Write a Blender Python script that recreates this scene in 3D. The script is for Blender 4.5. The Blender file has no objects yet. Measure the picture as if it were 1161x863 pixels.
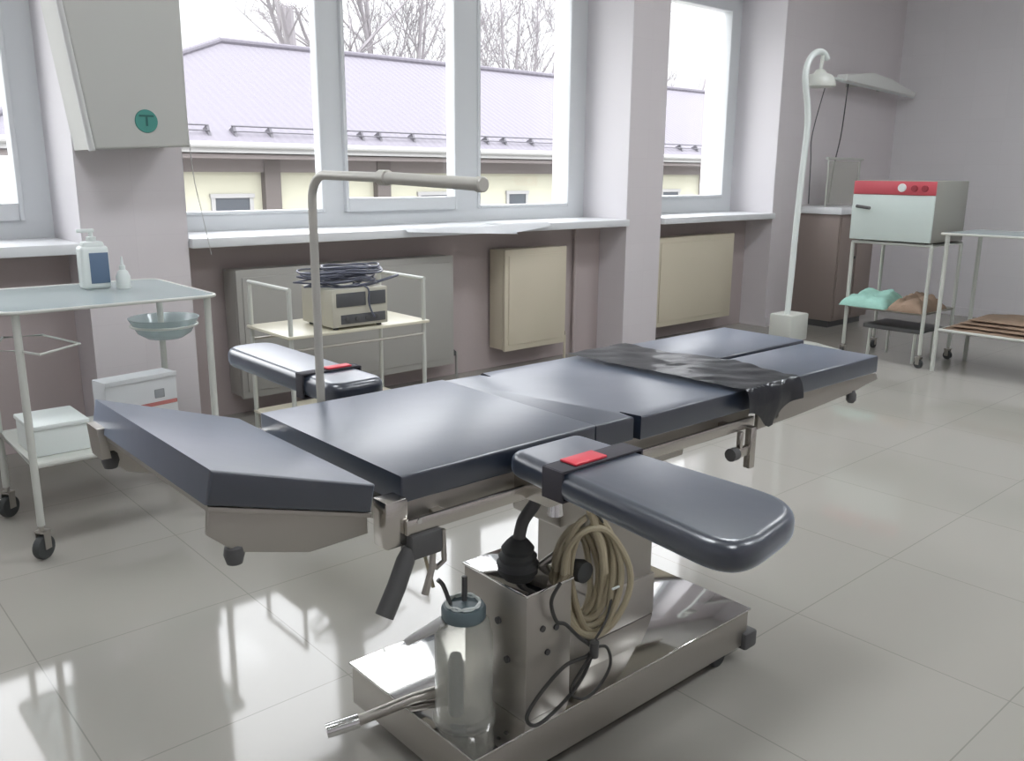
import bpy, bmesh, math, random
from mathutils import Vector, Matrix, noise
PI = math.pi
C = bpy.context.scene.collection
S = bpy.context.scene

# ------------------------------------------------------------------ camera
cam_d = bpy.data.cameras.new('camera'); cam = bpy.data.objects.new('camera', cam_d); C.objects.link(cam)
cam_d.sensor_fit = 'HORIZONTAL'; cam_d.sensor_width = 36.0; cam_d.lens = 992.36/1161*36
cam_d.clip_start = 0.02; cam_d.clip_end = 500
_pitch, _roll, _yaw = .23418, .00814, .72497
_fw = Vector((math.sin(_yaw)*math.cos(_pitch), math.cos(_yaw)*math.cos(_pitch), -math.sin(_pitch)))
_r = Vector((math.cos(_yaw), -math.sin(_yaw), 0)); _u = _r.cross(_fw)
_r2 = math.cos(_roll)*_r + math.sin(_roll)*_u; _u2 = -math.sin(_roll)*_r + math.cos(_roll)*_u
cam.matrix_world = Matrix(((_r2.x, _u2.x, -_fw.x, 0), (_r2.y, _u2.y, -_fw.y, 0), (_r2.z, _u2.z, -_fw.z, 1.3), (0, 0, 0, 1)))
S.camera = cam

# ------------------------------------------------------------------ world: bright overcast sky
SKY_LOW, SKY_HIGH = 1.0, 5.6
w = bpy.data.worlds.new('overcast'); S.world = w; w.use_nodes = True
nt = w.node_tree; nt.nodes.clear()
tc = nt.nodes.new('ShaderNodeTexCoord'); sp = nt.nodes.new('ShaderNodeSeparateXYZ'); mr = nt.nodes.new('ShaderNodeMapRange')
mr.inputs['From Min'].default_value = 0.16; mr.inputs['From Max'].default_value = 0.48
mr.inputs['To Min'].default_value = SKY_LOW; mr.inputs['To Max'].default_value = SKY_HIGH
bg = nt.nodes.new('ShaderNodeBackground'); bg.inputs['Color'].default_value = (.95, .97, 1.0, 1)
wo = nt.nodes.new('ShaderNodeOutputWorld')
nt.links.new(tc.outputs['Generated'], sp.inputs[0]); nt.links.new(sp.outputs['Z'], mr.inputs['Value'])
nt.links.new(mr.outputs[0], bg.inputs['Strength']); nt.links.new(bg.outputs[0], wo.inputs[0])

FILL = 17.0  # emission strength of the added, unseen fill panels
S.view_settings.view_transform = 'Standard'; S.view_settings.look = 'None'
S.view_settings.gamma = 1.0; S.view_settings.use_curve_mapping = False
S.view_settings.exposure = 0.62

# ------------------------------------------------------------------ materials
def lin(c):
    return tuple(((v/255)/12.92 if v/255 <= .04045 else ((v/255+.055)/1.055)**2.4) for v in c)
def mat(name, rgb, rough=.5, metal=0., spec=.5, ior=None, bump=0., bscale=30., vary=0., vscale=3., coat=0., emit=None, alpha=1., trans=0.):
    m = bpy.data.materials.new(name); m.use_nodes = True; t = m.node_tree; b = t.nodes['Principled BSDF']
    col = (*lin(rgb), 1)
    b.inputs['Base Color'].default_value = col; b.inputs['Roughness'].default_value = rough
    b.inputs['Metallic'].default_value = metal; b.inputs['Specular IOR Level'].default_value = spec
    if ior: b.inputs['IOR'].default_value = ior
    b.inputs['Coat Weight'].default_value = coat; b.inputs['Alpha'].default_value = alpha
    b.inputs['Transmission Weight'].default_value = trans
    tcn = t.nodes.new('ShaderNodeTexCoord')
    if vary:
        n = t.nodes.new('ShaderNodeTexNoise'); n.inputs['Scale'].default_value = vscale; n.inputs['Detail'].default_value = 4
        t.links.new(tcn.outputs['Object'], n.inputs['Vector'])
        r = t.nodes.new('ShaderNodeMapRange'); r.inputs['To Min'].default_value = 1-vary; r.inputs['To Max'].default_value = 1+vary
        t.links.new(n.outputs['Fac'], r.inputs['Value'])
        mx = t.nodes.new('ShaderNodeVectorMath'); mx.operation = 'SCALE'; mx.inputs[0].default_value = col[:3]
        t.links.new(r.outputs[0], mx.inputs['Scale']); t.links.new(mx.outputs[0], b.inputs['Base Color'])
    if bump:
        n = t.nodes.new('ShaderNodeTexNoise'); n.inputs['Scale'].default_value = bscale; n.inputs['Detail'].default_value = 3
        t.links.new(tcn.outputs['Object'], n.inputs['Vector'])
        bp = t.nodes.new('ShaderNodeBump'); bp.inputs['Strength'].default_value = bump; bp.inputs['Distance'].default_value = .01
        t.links.new(n.outputs['Fac'], bp.inputs['Height']); t.links.new(bp.outputs[0], b.inputs['Normal'])
    if emit:
        b.inputs['Emission Color'].default_value = col; b.inputs['Emission Strength'].default_value = emit
    return m

def clear_mat(name, tint=(1, 1, 1), gloss=.05, white=0.0, whitecol=(.8, .85, .85)):
    m = bpy.data.materials.new(name); m.use_nodes = True; t = m.node_tree; t.nodes.clear()
    o = t.nodes.new('ShaderNodeOutputMaterial'); tr = t.nodes.new('ShaderNodeBsdfTransparent'); tr.inputs[0].default_value = (*tint, 1)
    g = t.nodes.new('ShaderNodeBsdfGlossy'); g.inputs['Roughness'].default_value = gloss
    lw = t.nodes.new('ShaderNodeLayerWeight'); lw.inputs['Blend'].default_value = .5
    pw = t.nodes.new('ShaderNodeMath'); pw.operation = 'POWER'; pw.inputs[1].default_value = 5; t.links.new(lw.outputs['Facing'], pw.inputs[0])
    f = t.nodes.new('ShaderNodeMath'); f.operation = 'MULTIPLY_ADD'; f.inputs[1].default_value = .9; f.inputs[2].default_value = .04; t.links.new(pw.outputs[0], f.inputs[0])
    mx = t.nodes.new('ShaderNodeMixShader')
    t.links.new(f.outputs[0], mx.inputs[0]); t.links.new(tr.outputs[0], mx.inputs[1]); t.links.new(g.outputs[0], mx.inputs[2])
    last = mx
    if white:
        d = t.nodes.new('ShaderNodeBsdfDiffuse'); d.inputs[0].default_value = (*whitecol, 1)
        m2 = t.nodes.new('ShaderNodeMixShader'); m2.inputs[0].default_value = white
        t.links.new(mx.outputs[0], m2.inputs[1]); t.links.new(d.outputs[0], m2.inputs[2]); last = m2
    t.links.new(last.outputs[0], o.inputs[0])
    return m

def grid_mat(name, rgb, joint, bw, bh, ox, oy, mortar, axes='XY', rough=.1, vary=.03, coat=0.):
    """polished tiles: brick texture without offset, laid in object space"""
    m = mat(name, rgb, rough=rough, coat=coat); t = m.node_tree; b = t.nodes['Principled BSDF']
    tcn = t.nodes.new('ShaderNodeTexCoord'); s = t.nodes.new('ShaderNodeSeparateXYZ'); cb = t.nodes.new('ShaderNodeCombineXYZ')
    t.links.new(tcn.outputs['Object'], s.inputs[0])
    t.links.new(s.outputs[axes[0]], cb.inputs[0]); t.links.new(s.outputs[axes[1]], cb.inputs[1])
    ad = t.nodes.new('ShaderNodeVectorMath'); ad.operation = 'ADD'; ad.inputs[1].default_value = (ox, oy, 0)
    t.links.new(cb.outputs[0], ad.inputs[0])
    br = t.nodes.new('ShaderNodeTexBrick'); br.offset = 0; br.squash = 1
    br.inputs['Scale'].default_value = 1; br.inputs['Brick Width'].default_value = bw; br.inputs['Row Height'].default_value = bh
    br.inputs['Mortar Size'].default_value = mortar; br.inputs['Mortar Smooth'].default_value = .1
    a = lin(rgb); br.inputs['Color1'].default_value = (*[v*(1-vary) for v in a], 1); br.inputs['Color2'].default_value = (*[min(1, v*(1+vary)) for v in a], 1)
    br.inputs['Mortar'].default_value = (*lin(joint), 1)
    t.links.new(ad.outputs[0], br.inputs['Vector']); t.links.new(br.outputs['Color'], b.inputs['Base Color'])
    return m

M = {}
M['floor'] = grid_mat('polished_floor_tile', (160, 157, 150), (138, 136, 130), .604, .6, -.452+.604*10, -.037+.6*10, .0018, rough=.06, vary=.01)
M['floor'].node_tree.nodes['Principled BSDF'].inputs['Specular IOR Level'].default_value = .3
M['wall'] = grid_mat('pink_grey_wall_tile', (221, 215, 217), (216, 209, 212), .3, .2, 10, 10, .001, axes='XZ', rough=.35, vary=.01)
M['wallx'] = grid_mat('pink_grey_side_wall_tile', (227, 224, 226), (222, 218, 220), .3, .2, 10, 10, .001, axes='YZ', rough=.35, vary=.01)
M['plaster'] = mat('white_plaster', (214, 211, 214), rough=.6, bump=.05, bscale=60)
M['niche'] = mat('niche_paint', (186, 174, 172), rough=.55, bump=.05, bscale=40)
M['ceiling'] = mat('ceiling_paint', (225, 225, 222), rough=.8)
M['frame'] = mat('white_window_plastic', (215, 218, 220), rough=.35)
M['sill'] = mat('white_sill', (228, 230, 232), rough=.3)
M['glass'] = clear_mat('window_glass')
M['radiator'] = mat('cream_radiator_enamel', (212, 203, 182), rough=.45)
M['radiator2'] = mat('grey_radiator_enamel', (172, 170, 164), rough=.45)
M['vinyl'] = mat('navy_black_vinyl', (32, 40, 54), rough=.30, spec=.5, ior=1.6, bump=.10, bscale=9, coat=.8)
M['vinyl'].node_tree.nodes['Principled BSDF'].inputs['Sheen Weight'].default_value = .45
M['vinyl'].node_tree.nodes['Principled BSDF'].inputs['Sheen Roughness'].default_value = .35
M['vinyl'].node_tree.nodes['Principled BSDF'].inputs['Sheen Tint'].default_value = (.6, .75, 1, 1)
M['vinyl'].node_tree.nodes['Principled BSDF'].inputs['Coat Roughness'].default_value = .30
M['vinyl'].node_tree.nodes['Principled BSDF'].inputs['Coat IOR'].default_value = 1.65
M['cover'] = mat('black_sheet_vinyl', (52, 55, 62), rough=.32, spec=.8, coat=.5, bump=.3, bscale=14)
M['strap'] = mat('black_strap', (60, 58, 64), rough=.7)
M['red'] = mat('red_buckle', (215, 60, 75), rough=.4)
M['steel'] = mat('brushed_steel', (198, 194, 188), rough=.24, metal=1, bump=.02, bscale=80)
M['mirror'] = mat('polished_steel_top', (215, 214, 212), rough=.06, metal=1)
M['satin'] = mat('satin_steel', (176, 172, 165), rough=.42, metal=.85)
M['white_bar'] = mat('pale_metal_bar', (200, 198, 190), rough=.4, metal=.3)
M['chrome'] = mat('chrome', (225, 225, 225), rough=.12, metal=1)
M['darkplastic'] = mat('dark_grey_plastic', (84, 84, 84), rough=.5)
M['rubber'] = mat('black_rubber', (68, 70, 70), rough=.65)
M['white_enamel'] = mat('white_enamel_tube', (198, 200, 193), rough=.35)
M['tray_glass'] = clear_mat('shelf_glass', (.88, .93, .93), white=.42, whitecol=(.50, .56, .57))
M['cream_shelf'] = mat('cream_shelf_board', (215, 210, 190), rough=.4)
M['beige_case'] = mat('beige_device_case', (190, 187, 172), rough=.5)
M['dark_panel'] = mat('dark_device_front', (85, 86, 88), rough=.4)
M['label_blue'] = mat('blue_grey_label', (95, 115, 140), rough=.5)
M['white_plastic'] = mat('white_plastic', (222, 228, 225), rough=.4)
M['clear'] = clear_mat('clear_jar', (.93, .93, .91), white=.3, whitecol=(.62, .62, .57))
M['lid'] = mat('teal_grey_lid', (95, 110, 115), rough=.4)
M['hose'] = mat('beige_hose', (176, 166, 140), rough=.55)
M['cable'] = mat('black_cable', (62, 62, 60), rough=.5)
M['carton'] = mat('white_carton', (215, 216, 218), rough=.7, vary=.04)
M['cartonred'] = mat('faded_red_print', (190, 120, 115), rough=.7)
M['cartongrey'] = mat('grey_print', (150, 152, 155), rough=.7)
M['redpanel'] = mat('red_control_panel', (204, 88, 98), rough=.4)
M['mint_door'] = mat('pale_mint_door', (206, 218, 213), rough=.35)
M['grey_case'] = mat('grey_steriliser_case', (150, 150, 142), rough=.5)
M['green_cloth'] = mat('mint_green_cloth', (160, 205, 192), rough=.9, bump=.5, bscale=25, vary=.15, vscale=18)
M['brown_cloth'] = mat('brown_kraft_cloth', (146, 124, 106), rough=.9, bump=.5, bscale=25, vary=.2, vscale=12)
M['brown_cab'] = mat('brown_grey_cabinet', (140, 127, 121), rough=.5, vary=.05)
M['box_beige'] = mat('grey_beige_casing', (190, 190, 185), rough=.4)
M['casing_trim'] = mat('pale_duct', (205, 205, 203), rough=.4)
M['teal'] = mat('teal_badge', (70, 140, 130), rough=.5)
M['paper'] = mat('white_paper_sheet', (232, 234, 236), rough=.5, bump=.2, bscale=8)
M['yellow_wall'] = mat('yellow_plaster', (170, 168, 152), rough=.9, vary=.04)
M['outwhite'] = mat('white_outdoor_trim', (150, 149, 149), rough=.8)
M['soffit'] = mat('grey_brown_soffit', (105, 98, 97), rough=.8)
M['post'] = mat('grey_brown_post', (88, 82, 80), rough=.8)
M['darkglass'] = mat('dark_window_glass', (70, 74, 80), rough=.2)
M['snowrail'] = mat('grey_rail', (70, 68, 74), rough=.6)
M['bark'] = mat('grey_bark', (128, 124, 127), rough=.9)
M['ground'] = mat('winter_ground', (150, 150, 145), rough=.95, vary=.15, vscale=.4)
def roof_mat():
    m = mat('lilac_metal_roof', (96, 93, 100), rough=.75, spec=.15); t = m.node_tree; b = t.nodes['Principled BSDF']
    tcn = t.nodes.new('ShaderNodeTexCoord'); wv = t.nodes.new('ShaderNodeTexWave'); wv.bands_direction = 'X'
    wv.inputs['Scale'].default_value = 1.6; t.links.new(tcn.outputs['Object'], wv.inputs['Vector'])
    w2 = t.nodes.new('ShaderNodeTexWave'); w2.bands_direction = 'Y'; w2.wave_profile = 'SAW'; w2.inputs['Scale'].default_value = .9
    t.links.new(tcn.outputs['Object'], w2.inputs['Vector'])
    ad = t.nodes.new('ShaderNodeMath'); t.links.new(wv.outputs['Fac'], ad.inputs[0]); t.links.new(w2.outputs['Fac'], ad.inputs[1])
    bp = t.nodes.new('ShaderNodeBump'); bp.inputs['Strength'].default_value = .25; bp.inputs['Distance'].default_value = .04
    t.links.new(ad.outputs[0], bp.inputs['Height']); t.links.new(bp.outputs[0], b.inputs['Normal']); return m
M['roof'] = roof_mat()

# ------------------------------------------------------------------ mesh helpers (all coordinates are world metres)
def new(): return bmesh.new()
def box(bm, x0, x1, y0, y1, z0, z1, bev=0, rot=0, seg=2):
    cx, cy, cz = (x0+x1)/2, (y0+y1)/2, (z0+z1)/2
    r = bmesh.ops.create_cube(bm, size=1)
    v = r['verts']; bmesh.ops.scale(bm, vec=(x1-x0, y1-y0, z1-z0), verts=v)
    if bev:
        es = list({e for q in v for e in q.link_edges})
        rr = bmesh.ops.bevel(bm, geom=es, offset=bev, segments=seg, affect='EDGES', profile=.5)
        v = list({q for f in rr['faces'] for q in f.verts} | {q for q in v if q.is_valid})
    if rot: bmesh.ops.rotate(bm, cent=(0, 0, 0), matrix=Matrix.Rotation(rot, 3, 'Z'), verts=v)
    bmesh.ops.translate(bm, vec=(cx, cy, cz), verts=v)
    return bm
def prism(bm, poly, axis, a, b, bev=0, seg=3):
    """poly: 2-D outline; axis the extrusion direction"""
    def mk(p, q):
        return {'Z': (p[0], p[1], q), 'Y': (p[0], q, p[1]), 'X': (q, p[0], p[1])}[axis]
    lo = [bm.verts.new(mk(p, a)) for p in poly]; hi = [bm.verts.new(mk(p, b)) for p in poly]
    n = len(poly); fs = [bm.faces.new(lo[::-1]), bm.faces.new(hi)]
    for i in range(n): fs.append(bm.faces.new((lo[i], lo[(i+1) % n], hi[(i+1) % n], hi[i])))
    if bev:
        es = [e for f in fs[:2] for e in f.edges]
        es = list(set(es))
        bmesh.ops.bevel(bm, geom=es, offset=bev, segments=seg, affect='EDGES', profile=.5)
    bmesh.ops.recalc_face_normals(bm, faces=bm.faces[:])
    return bm
def tube(bm, pts, r, n=10, closed=False):
    pts = [Vector(p) for p in pts]; k = len(pts); rings = []
    rs = r if isinstance(r, (list, tuple)) else [r]*k
    prev = None
    for i, p in enumerate(pts):
        if closed: t = pts[(i+1) % k]-pts[i-1]
        else: t = (pts[min(i+1, k-1)]-pts[max(i-1, 0)])
        t.normalize()
        if prev is None:
            a = Vector((0, 0, 1)) if abs(t.z) < .9 else Vector((1, 0, 0)); u = t.cross(a).normalized()
        else:
            u = (prev-t*prev.dot(t)); u = u.normalized() if u.length > 1e-6 else t.orthogonal().normalized()
        prev = u; v = t.cross(u)
        rings.append([bm.verts.new(p+(u*math.cos(2*PI*j/n)+v*math.sin(2*PI*j/n))*rs[i]) for j in range(n)])
    m = k if closed else k-1
    for i in range(m):
        A, B = rings[i], rings[(i+1) % k]
        for j in range(n): bm.faces.new((A[j], A[(j+1) % n], B[(j+1) % n], B[j]))
    if not closed:
        bm.faces.new(rings[0][::-1]); bm.faces.new(rings[-1])
    return bm
def smooth_path(pts, k=8):
    P = [Vector(p) for p in pts]; out = []
    for i in range(len(P)-1):
        p0, p1, p2, p3 = P[max(i-1, 0)], P[i], P[i+1], P[min(i+2, len(P)-1)]
        for j in range(k):
            t = j/k
            out.append(.5*((2*p1)+(-p0+p2)*t+(2*p0-5*p1+4*p2-p3)*t*t+(-p0+3*p1-3*p2+p3)*t**3))
    out.append(P[-1]); return out
def lathe(bm, c, prof, n=28, axis='Z'):
    c = Vector(c); rings = []
    for r, h in prof:
        ring = []
        for j in range(n):
            a = 2*PI*j/n; q = (r*math.cos(a), r*math.sin(a))
            d = {'Z': (q[0], q[1], h), 'Y': (q[0], h, q[1]), 'X': (h, q[0], q[1])}[axis]
            ring.append(bm.verts.new(c+Vector(d)))
        rings.append(ring)
    for A, B in zip(rings, rings[1:]):
        for j in range(n): bm.faces.new((A[j], A[(j+1) % n], B[(j+1) % n], B[j]))
    bm.faces.new(rings[0][::-1]); bm.faces.new(rings[-1])
    bmesh.ops.recalc_face_normals(bm, faces=bm.faces[:]); return bm
OFF = {}
def obj(name, bm, m, parent=None, smooth=True, label=None, base=None):
    off = OFF[parent.name] if parent else Vector(base if base else (0, 0, 0))
    if off.length: bmesh.ops.translate(bm, vec=-off, verts=bm.verts[:])
    me = bpy.data.meshes.new(name); bm.to_mesh(me); bm.free()
    mm = m if isinstance(m, (list, tuple)) else [m]
    for q in mm: me.materials.append(q)
    if smooth:
        for f in me.polygons: f.use_smooth = True
        try: me.set_sharp_from_angle(angle=math.radians(35))
        except Exception: pass
    o = bpy.data.objects.new(name, me); C.objects.link(o)
    OFF[o.name] = off.copy()
    if parent: o.parent = parent
    else: o.location = off
    if label: o['label'] = label
    return o
def thing(name, label, cat, loc, group=None):
    o = bpy.data.objects.new(name, None); C.objects.link(o); o.location = loc; o.empty_display_size = .1
    o['label'] = label; o['category'] = cat
    if group: o['group'] = group
    OFF[o.name] = Vector(loc); return o
def tag(o, label, cat, group=None, kind=None):
    o['label'] = label; o['category'] = cat
    if group: o['group'] = group
    if kind: o['kind'] = kind
    return o
def struct(name, bm, m, parent=None, smooth=False):
    o = obj(name, bm, m, parent, smooth=smooth)
    if not parent: o['kind'] = 'structure'
    return o

# ------------------------------------------------------------------ room shell
XL, XR, YF, YB, HC = -2.2, 8.69, -2.6, 4.2, 3.3
WOUT = 4.97            # outer face of the window wall
OPEN = [(-1.25, 1.17), (1.64, 4.80), (5.18, 6.66)]
SILL, TOP = .965, 2.78
struct('floor', box(new(), XL-.2, XR+.2, YF-.2, WOUT, -.2, 0), M['floor'])
struct('ceiling', box(new(), XL-.2, XR+.2, YF-.2, WOUT, HC, HC+.2), M['ceiling'])
struct('wall_left', box(new(), XL-.2, XL, YF-.2, WOUT, 0, HC), M['wallx'])
struct('wall_right', box(new(), XR, XR+.2, YF-.2, WOUT, 0, HC), M['wallx'])
struct('wall_front', box(new(), XL, XR, YF-.2, YF, 0, HC), M['wall'])
bm = new()
edges = [XL]+[v for o in OPEN for v in o]+[XR]
for i in range(0, len(edges), 2): box(bm, edges[i], edges[i+1], YB, WOUT, 0, HC)
for a, b in OPEN:
    box(bm, a, b, YB, WOUT, TOP, HC)
    box(bm, a, b, 4.47, WOUT, 0, SILL-.04)
struct('wall_back', bm, M['wall'])
# white plastered reveals lining the openings, thin boards standing 3 mm proud
for a, b in OPEN:
    bm = new()
    box(bm, a-.001, a+.004, YB+.002, 4.96, SILL, TOP); box(bm, b-.004, b+.001, YB+.002, 4.96, SILL, TOP); box(bm, a, b, YB+.002, 4.96, TOP-.004, TOP+.001)
    struct('trim_%d' % (1+OPEN.index((a, b))), bm, M['plaster'])
bm = new()
for a, b in OPEN: box(bm, a+.001, b-.001, 4.455, 4.471, 0.001, SILL-.045)
struct('trim_4', bm, M['niche'])
bm = new()
box(bm, XR-.012, XR, YF, YB, 0, .08)
struct('baseboard_right', bm, M['wallx'])
bm = new(); box(bm, 6.66, XR-.012, YB-.012, YB, 0, .08); struct('baseboard_back', bm, M['wall'])

def window(n, a, b, panes):
    """panes: (x0, x1, z0, z1, sash?) glass openings"""
    y0, y1 = 4.63, 4.70
    bm = new(); xs = sorted({a, b}|{p[0] for p in panes}|{p[1] for p in panes})
    z0, z1 = SILL, TOP
    zl = min(p[2] for p in panes)-.02
    fr = box(new(), a, b, y0, y1, z0, zl)
    box(fr, a, b, y0, y1, 2.62, z1)
    cur = a
    for p in panes:
        box(fr, cur, p[0]-.02, y0, y1, zl, 2.62); cur = p[1]+.02
    box(fr, cur, b, y0, y1, zl, 2.62)
    root = struct('window_%d' % n, fr, M['frame'])
    for p in panes:
        s = new(); t = .022; d = .012 if not p[4] else .03; x0, x1, q0, q1 = p[:4]
        zb = zl+.001
        tp = q1+.019
        box(s, x0-t, x0, y0-d, y1-.01, zb, tp, .004); box(s, x1, x1+t, y0-d, y1-.01, zb, tp, .004)
        box(s, x0, x1, y0-d, y1-.01, zb, q0, .004); box(s, x0, x1, y0-d, y1-.01, q1, tp, .004)
        fo = obj('window_sash', s, M['frame'], root)
        g = new(); box(g, x0, x1, 4.664, 4.670, q0, q1); obj('glass_pane', g, M['glass'], fo, smooth=False)
    sb = new(); box(sb, a-.0+.006, b-.006, YB-.035, y0-.001, SILL-.035, SILL+.012, .006); obj('window_sill', sb, M['sill'], root)
window(1, -1.25, 1.17, [(-1.08, -.05, 1.08, 2.60, False), (.06, 1.02, 1.14, 2.60, True)])
window(2, 1.64, 4.80, [(1.80, 2.61, 1.08, 2.60, False), (2.78, 3.57, 1.14, 2.60, True), (3.80, 4.62, 1.08, 2.60, False)])
window(3, 5.18, 6.66, [(5.30, 6.48, 1.12, 2.60, True)])

# glowing ceiling panels added out of view to fill the room with light
fillmat = mat('fill_emitter', (246, 250, 255), emit=FILL)
def fill_panel(x, y, label):
    t = thing('fill_panel', label, 'added fill light', (x, y, HC-.06), 'added fill panels')
    b = box(new(), x-.31, x+.31, y-.31, y+.31, HC-.045, HC-.001, .004); obj('housing', b, M['white_enamel'], t)
    b = box(new(), x-.29, x+.29, y-.29, y+.29, HC-.06, HC-.046); obj('emitting_plate', b, fillmat, t, smooth=False)
for i, (x, y) in enumerate([(0.4, -.6), (3.0, -.6), (5.6, -.6), (0.4, 1.9), (3.0, 1.9), (5.6, 1.9)]):
    fill_panel(x, y, 'square fill-light panel added on the ceiling out of view')

# ------------------------------------------------------------------ radiators in the niches
def radiator(x0, x1, z0, z1, label, m, pipe):
    t = thing('radiator', label, 'radiator', ((x0+x1)/2, 4.36, z0), 'radiators below the windows')
    b = box(new(), x0, x1, 4.275, 4.30, z0, z1, .006); box(b, x0+.03, x1-.03, 4.268, 4.28, z0+.04, z1-.04, .004); obj('front_panel', b, m, t)
    b = box(new(), x0, x0+.012, 4.30, 4.43, z0+.01, z1-.005, .003); obj('side_panel', b, m, t); b = box(new(), x1-.012, x1, 4.30, 4.43, z0+.01, z1-.005, .003); obj('side_panel', b, m, t)
    b = box(new(), x0+.012, x1-.012, 4.30, 4.43, z1-.02, z1-.006); obj('top_grille', b, m, t)
    b = box(new(), x0+.02, x1-.02, 4.33, 4.40, z0+.03, z1-.04); obj('heating_core', b, M['satin'], t)
    b = box(new(), x0+.05, x0+.09, 4.43, 4.456, z0+.1, z1-.1); obj('wall_bracket', b, M['satin'], t); b = box(new(), x1-.09, x1-.05, 4.43, 4.456, z0+.1, z1-.1); obj('wall_bracket', b, M['satin'], t)
    if pipe:
        b = tube(new(), [(x1+.01, 4.37, z0+.05), (x1+.09, 4.37, z0+.05), (x1+.09, 4.37, .0)], .010); obj('supply_pipe', b, m, t)
        v = lathe(new(), (x1+.05, 4.37, z0+.05), [(.012, -.025), (.02, -.02), (.024, 0), (.02, .02), (.012, .025)], 14, 'X')
        box(v, x1+.035, x1+.065, 4.335, 4.37, z0+.035, z0+.065, .004); obj('valve', v, M['darkplastic'], t)
radiator(1.90, 3.30, .12, .80, 'wide grey panel radiator behind the equipment trolley', M['radiator2'], True)
radiator(3.72, 4.28, .14, .81, 'narrow cream radiator between the grey one and the pink pier', M['radiator'], True)
radiator(5.26, 6.24, .13, .82, 'cream radiator under the rightmost window, right of the pink pier', M['radiator'], False)
bm = tube(new(), [(4.52, 4.43, 0), (4.52, 4.43, .925)], .014, 12); tag(obj('heating_pipe', bm, M['niche']), 'vertical painted heating pipe right of the narrow cream radiator', 'pipe')

# ------------------------------------------------------------------ operating table
T = thing('operating_table', 'long operating table with dark navy pads on a polished steel base', 'operating table', (1.45, 1.43, 0))
Y0, Y1 = 1.165, 1.69
# base
b = box(new(), .965, 1.925, 1.195, 1.662, .045, .149, .004); base = obj('base', b, M['satin'], T)
b = box(new(), .96, 1.93, 1.19, 1.667, .146, .152, .002); obj('base_top', b, M['mirror'], base, label='mirror polished steel top of the base')
for x, y in ((1.04, 1.26), (1.04, 1.59), (1.83, 1.23), (1.83, 1.63)):
    c = lathe(new(), (x, y, .032), [(.012, -.016), (.028, -.015), (.032, -.008), (.032, .008), (.028, .015), (.012, .016)], 18, 'Y')
    obj('caster', c, M['rubber'], T)
b = box(new(), 1.90, 1.955, 1.18, 1.24, .035, .085, .008); obj('bumper', b, M['darkplastic'], T)
b = tube(new(), [(1.06, 1.40, .172), (.98, 1.428, .165), (.86, 1.47, .14)], [.014, .013, .012], 12)
ped = obj('brake_lever', b, M['satin'], T)
b = tube(new(), [(.865, 1.468, .141), (.80, 1.492, .132)], .0155, 12); obj('lever_tip', b, M['chrome'], ped, label='chrome tip')
b = lathe(new(), (1.065, 1.398, .152), [(.02, 0), (.022, .02), (.016, .034)], 16); obj('lever_pivot', b, M['darkplastic'], ped)
# column
b = box(new(), 1.475, 1.70, 1.355, 1.56, .152, .63, .006); col = obj('column', b, M['satin'], T)
b = box(new(), 1.468, 1.708, 1.348, 1.567, .152, .27, .005); obj('column_sleeve', b, M['satin'], col)
b = box(new(), 1.36, 1.74, 1.30, 1.60, .60, .715, .008); obj('tilt_head', b, M['satin'], T)
b = box(new(), 1.33, 1.47, 1.33, 1.50, .50, .62, .01); obj('tilt_gearbox', b, M['satin'], T)
# frames
def flat(poly, ya, yb, bev=.003): return prism(new(), poly, 'Y', ya, yb, bev)
b = flat([(.755, .748), (1.83, .748), (1.83, .70), (1.60, .685), (1.2, .688), (.80, .69), (.755, .70)], Y0+.012, Y0+.024)
prism(b, [(.755, .748), (1.83, .748), (1.83, .70), (1.60, .685), (1.2, .688), (.80, .69), (.755, .70)], 'Y', Y1-.024, Y1-.012, .003)
for x in (.78, 1.25, 1.78): box(b, x, x+.05, Y0+.02, Y1-.02, .70, .735)
frame = obj('body_frame', b, M['satin'], T)
for ya in (Y0-.022, Y1+.010):
    b = box(new(), .78, 1.80, ya, ya+.010, .70, .727, .002)
    for x in (.85, 1.28, 1.70): box(b, x, x+.02, *((ya+.006, ya+.034) if ya < 1.4 else (ya-.022, ya+.004)), .705, .722)
    obj('side_rail', b, M['steel'], T)
b = box(new(), .745, .79, Y0-.012, Y0+.03, .68, .765, .004); obj('hinge_block', b, M['steel'], T)
b = box(new(), .745, .79, Y1-.03, Y1+.012, .68, .765, .004); obj('hinge_block', b, M['steel'], T)
b = lathe(new(), (.805, Y0-.024, .722), [(.005, 0), (.005, .006)], 10, 'Y'); obj('screw', b, M['chrome'], T)
# pads
def slab(poly, ya, yb, z=None, bev=.006): return prism(new(), poly, 'Y', ya, yb, bev, 3)
b = slab([(.452, .832), (.725, .75), (.735, .797), (.462, .884)], Y0, Y1); head = obj('head_pad', b, M['vinyl'], T)
b = flat([(.462, .824), (.73, .745), (.73, .706), (.62, .704), (.50, .740), (.458, .778)], Y0+.02, Y0+.032)
prism(b, [(.462, .824), (.73, .745), (.73, .706), (.62, .704), (.50, .740), (.458, .778)], 'Y', Y1-.032, Y1-.02, .003)
prism(b, [(.456, .829), (.73, .747), (.728, .739), (.456, .820)], 'Y', Y0+.006, Y1-.006, .002)
prism(b, [(.440, .845), (.456, .845), (.462, .785), (.445, .785)], 'Y', Y1-.07, Y1-.01, .003)
hf = obj('head_frame', b, M['satin'], T)
for x, y, z in ((.50, Y0+.03, .734), (.47, Y1-.03, .770)):
    c = lathe(new(), (x, y, z), [(.008, .018), (.014, .012), (.016, 0), (.012, -.014), (.006, -.016)], 14); obj('adjustment_knob', c, M['darkplastic'], hf)
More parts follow.
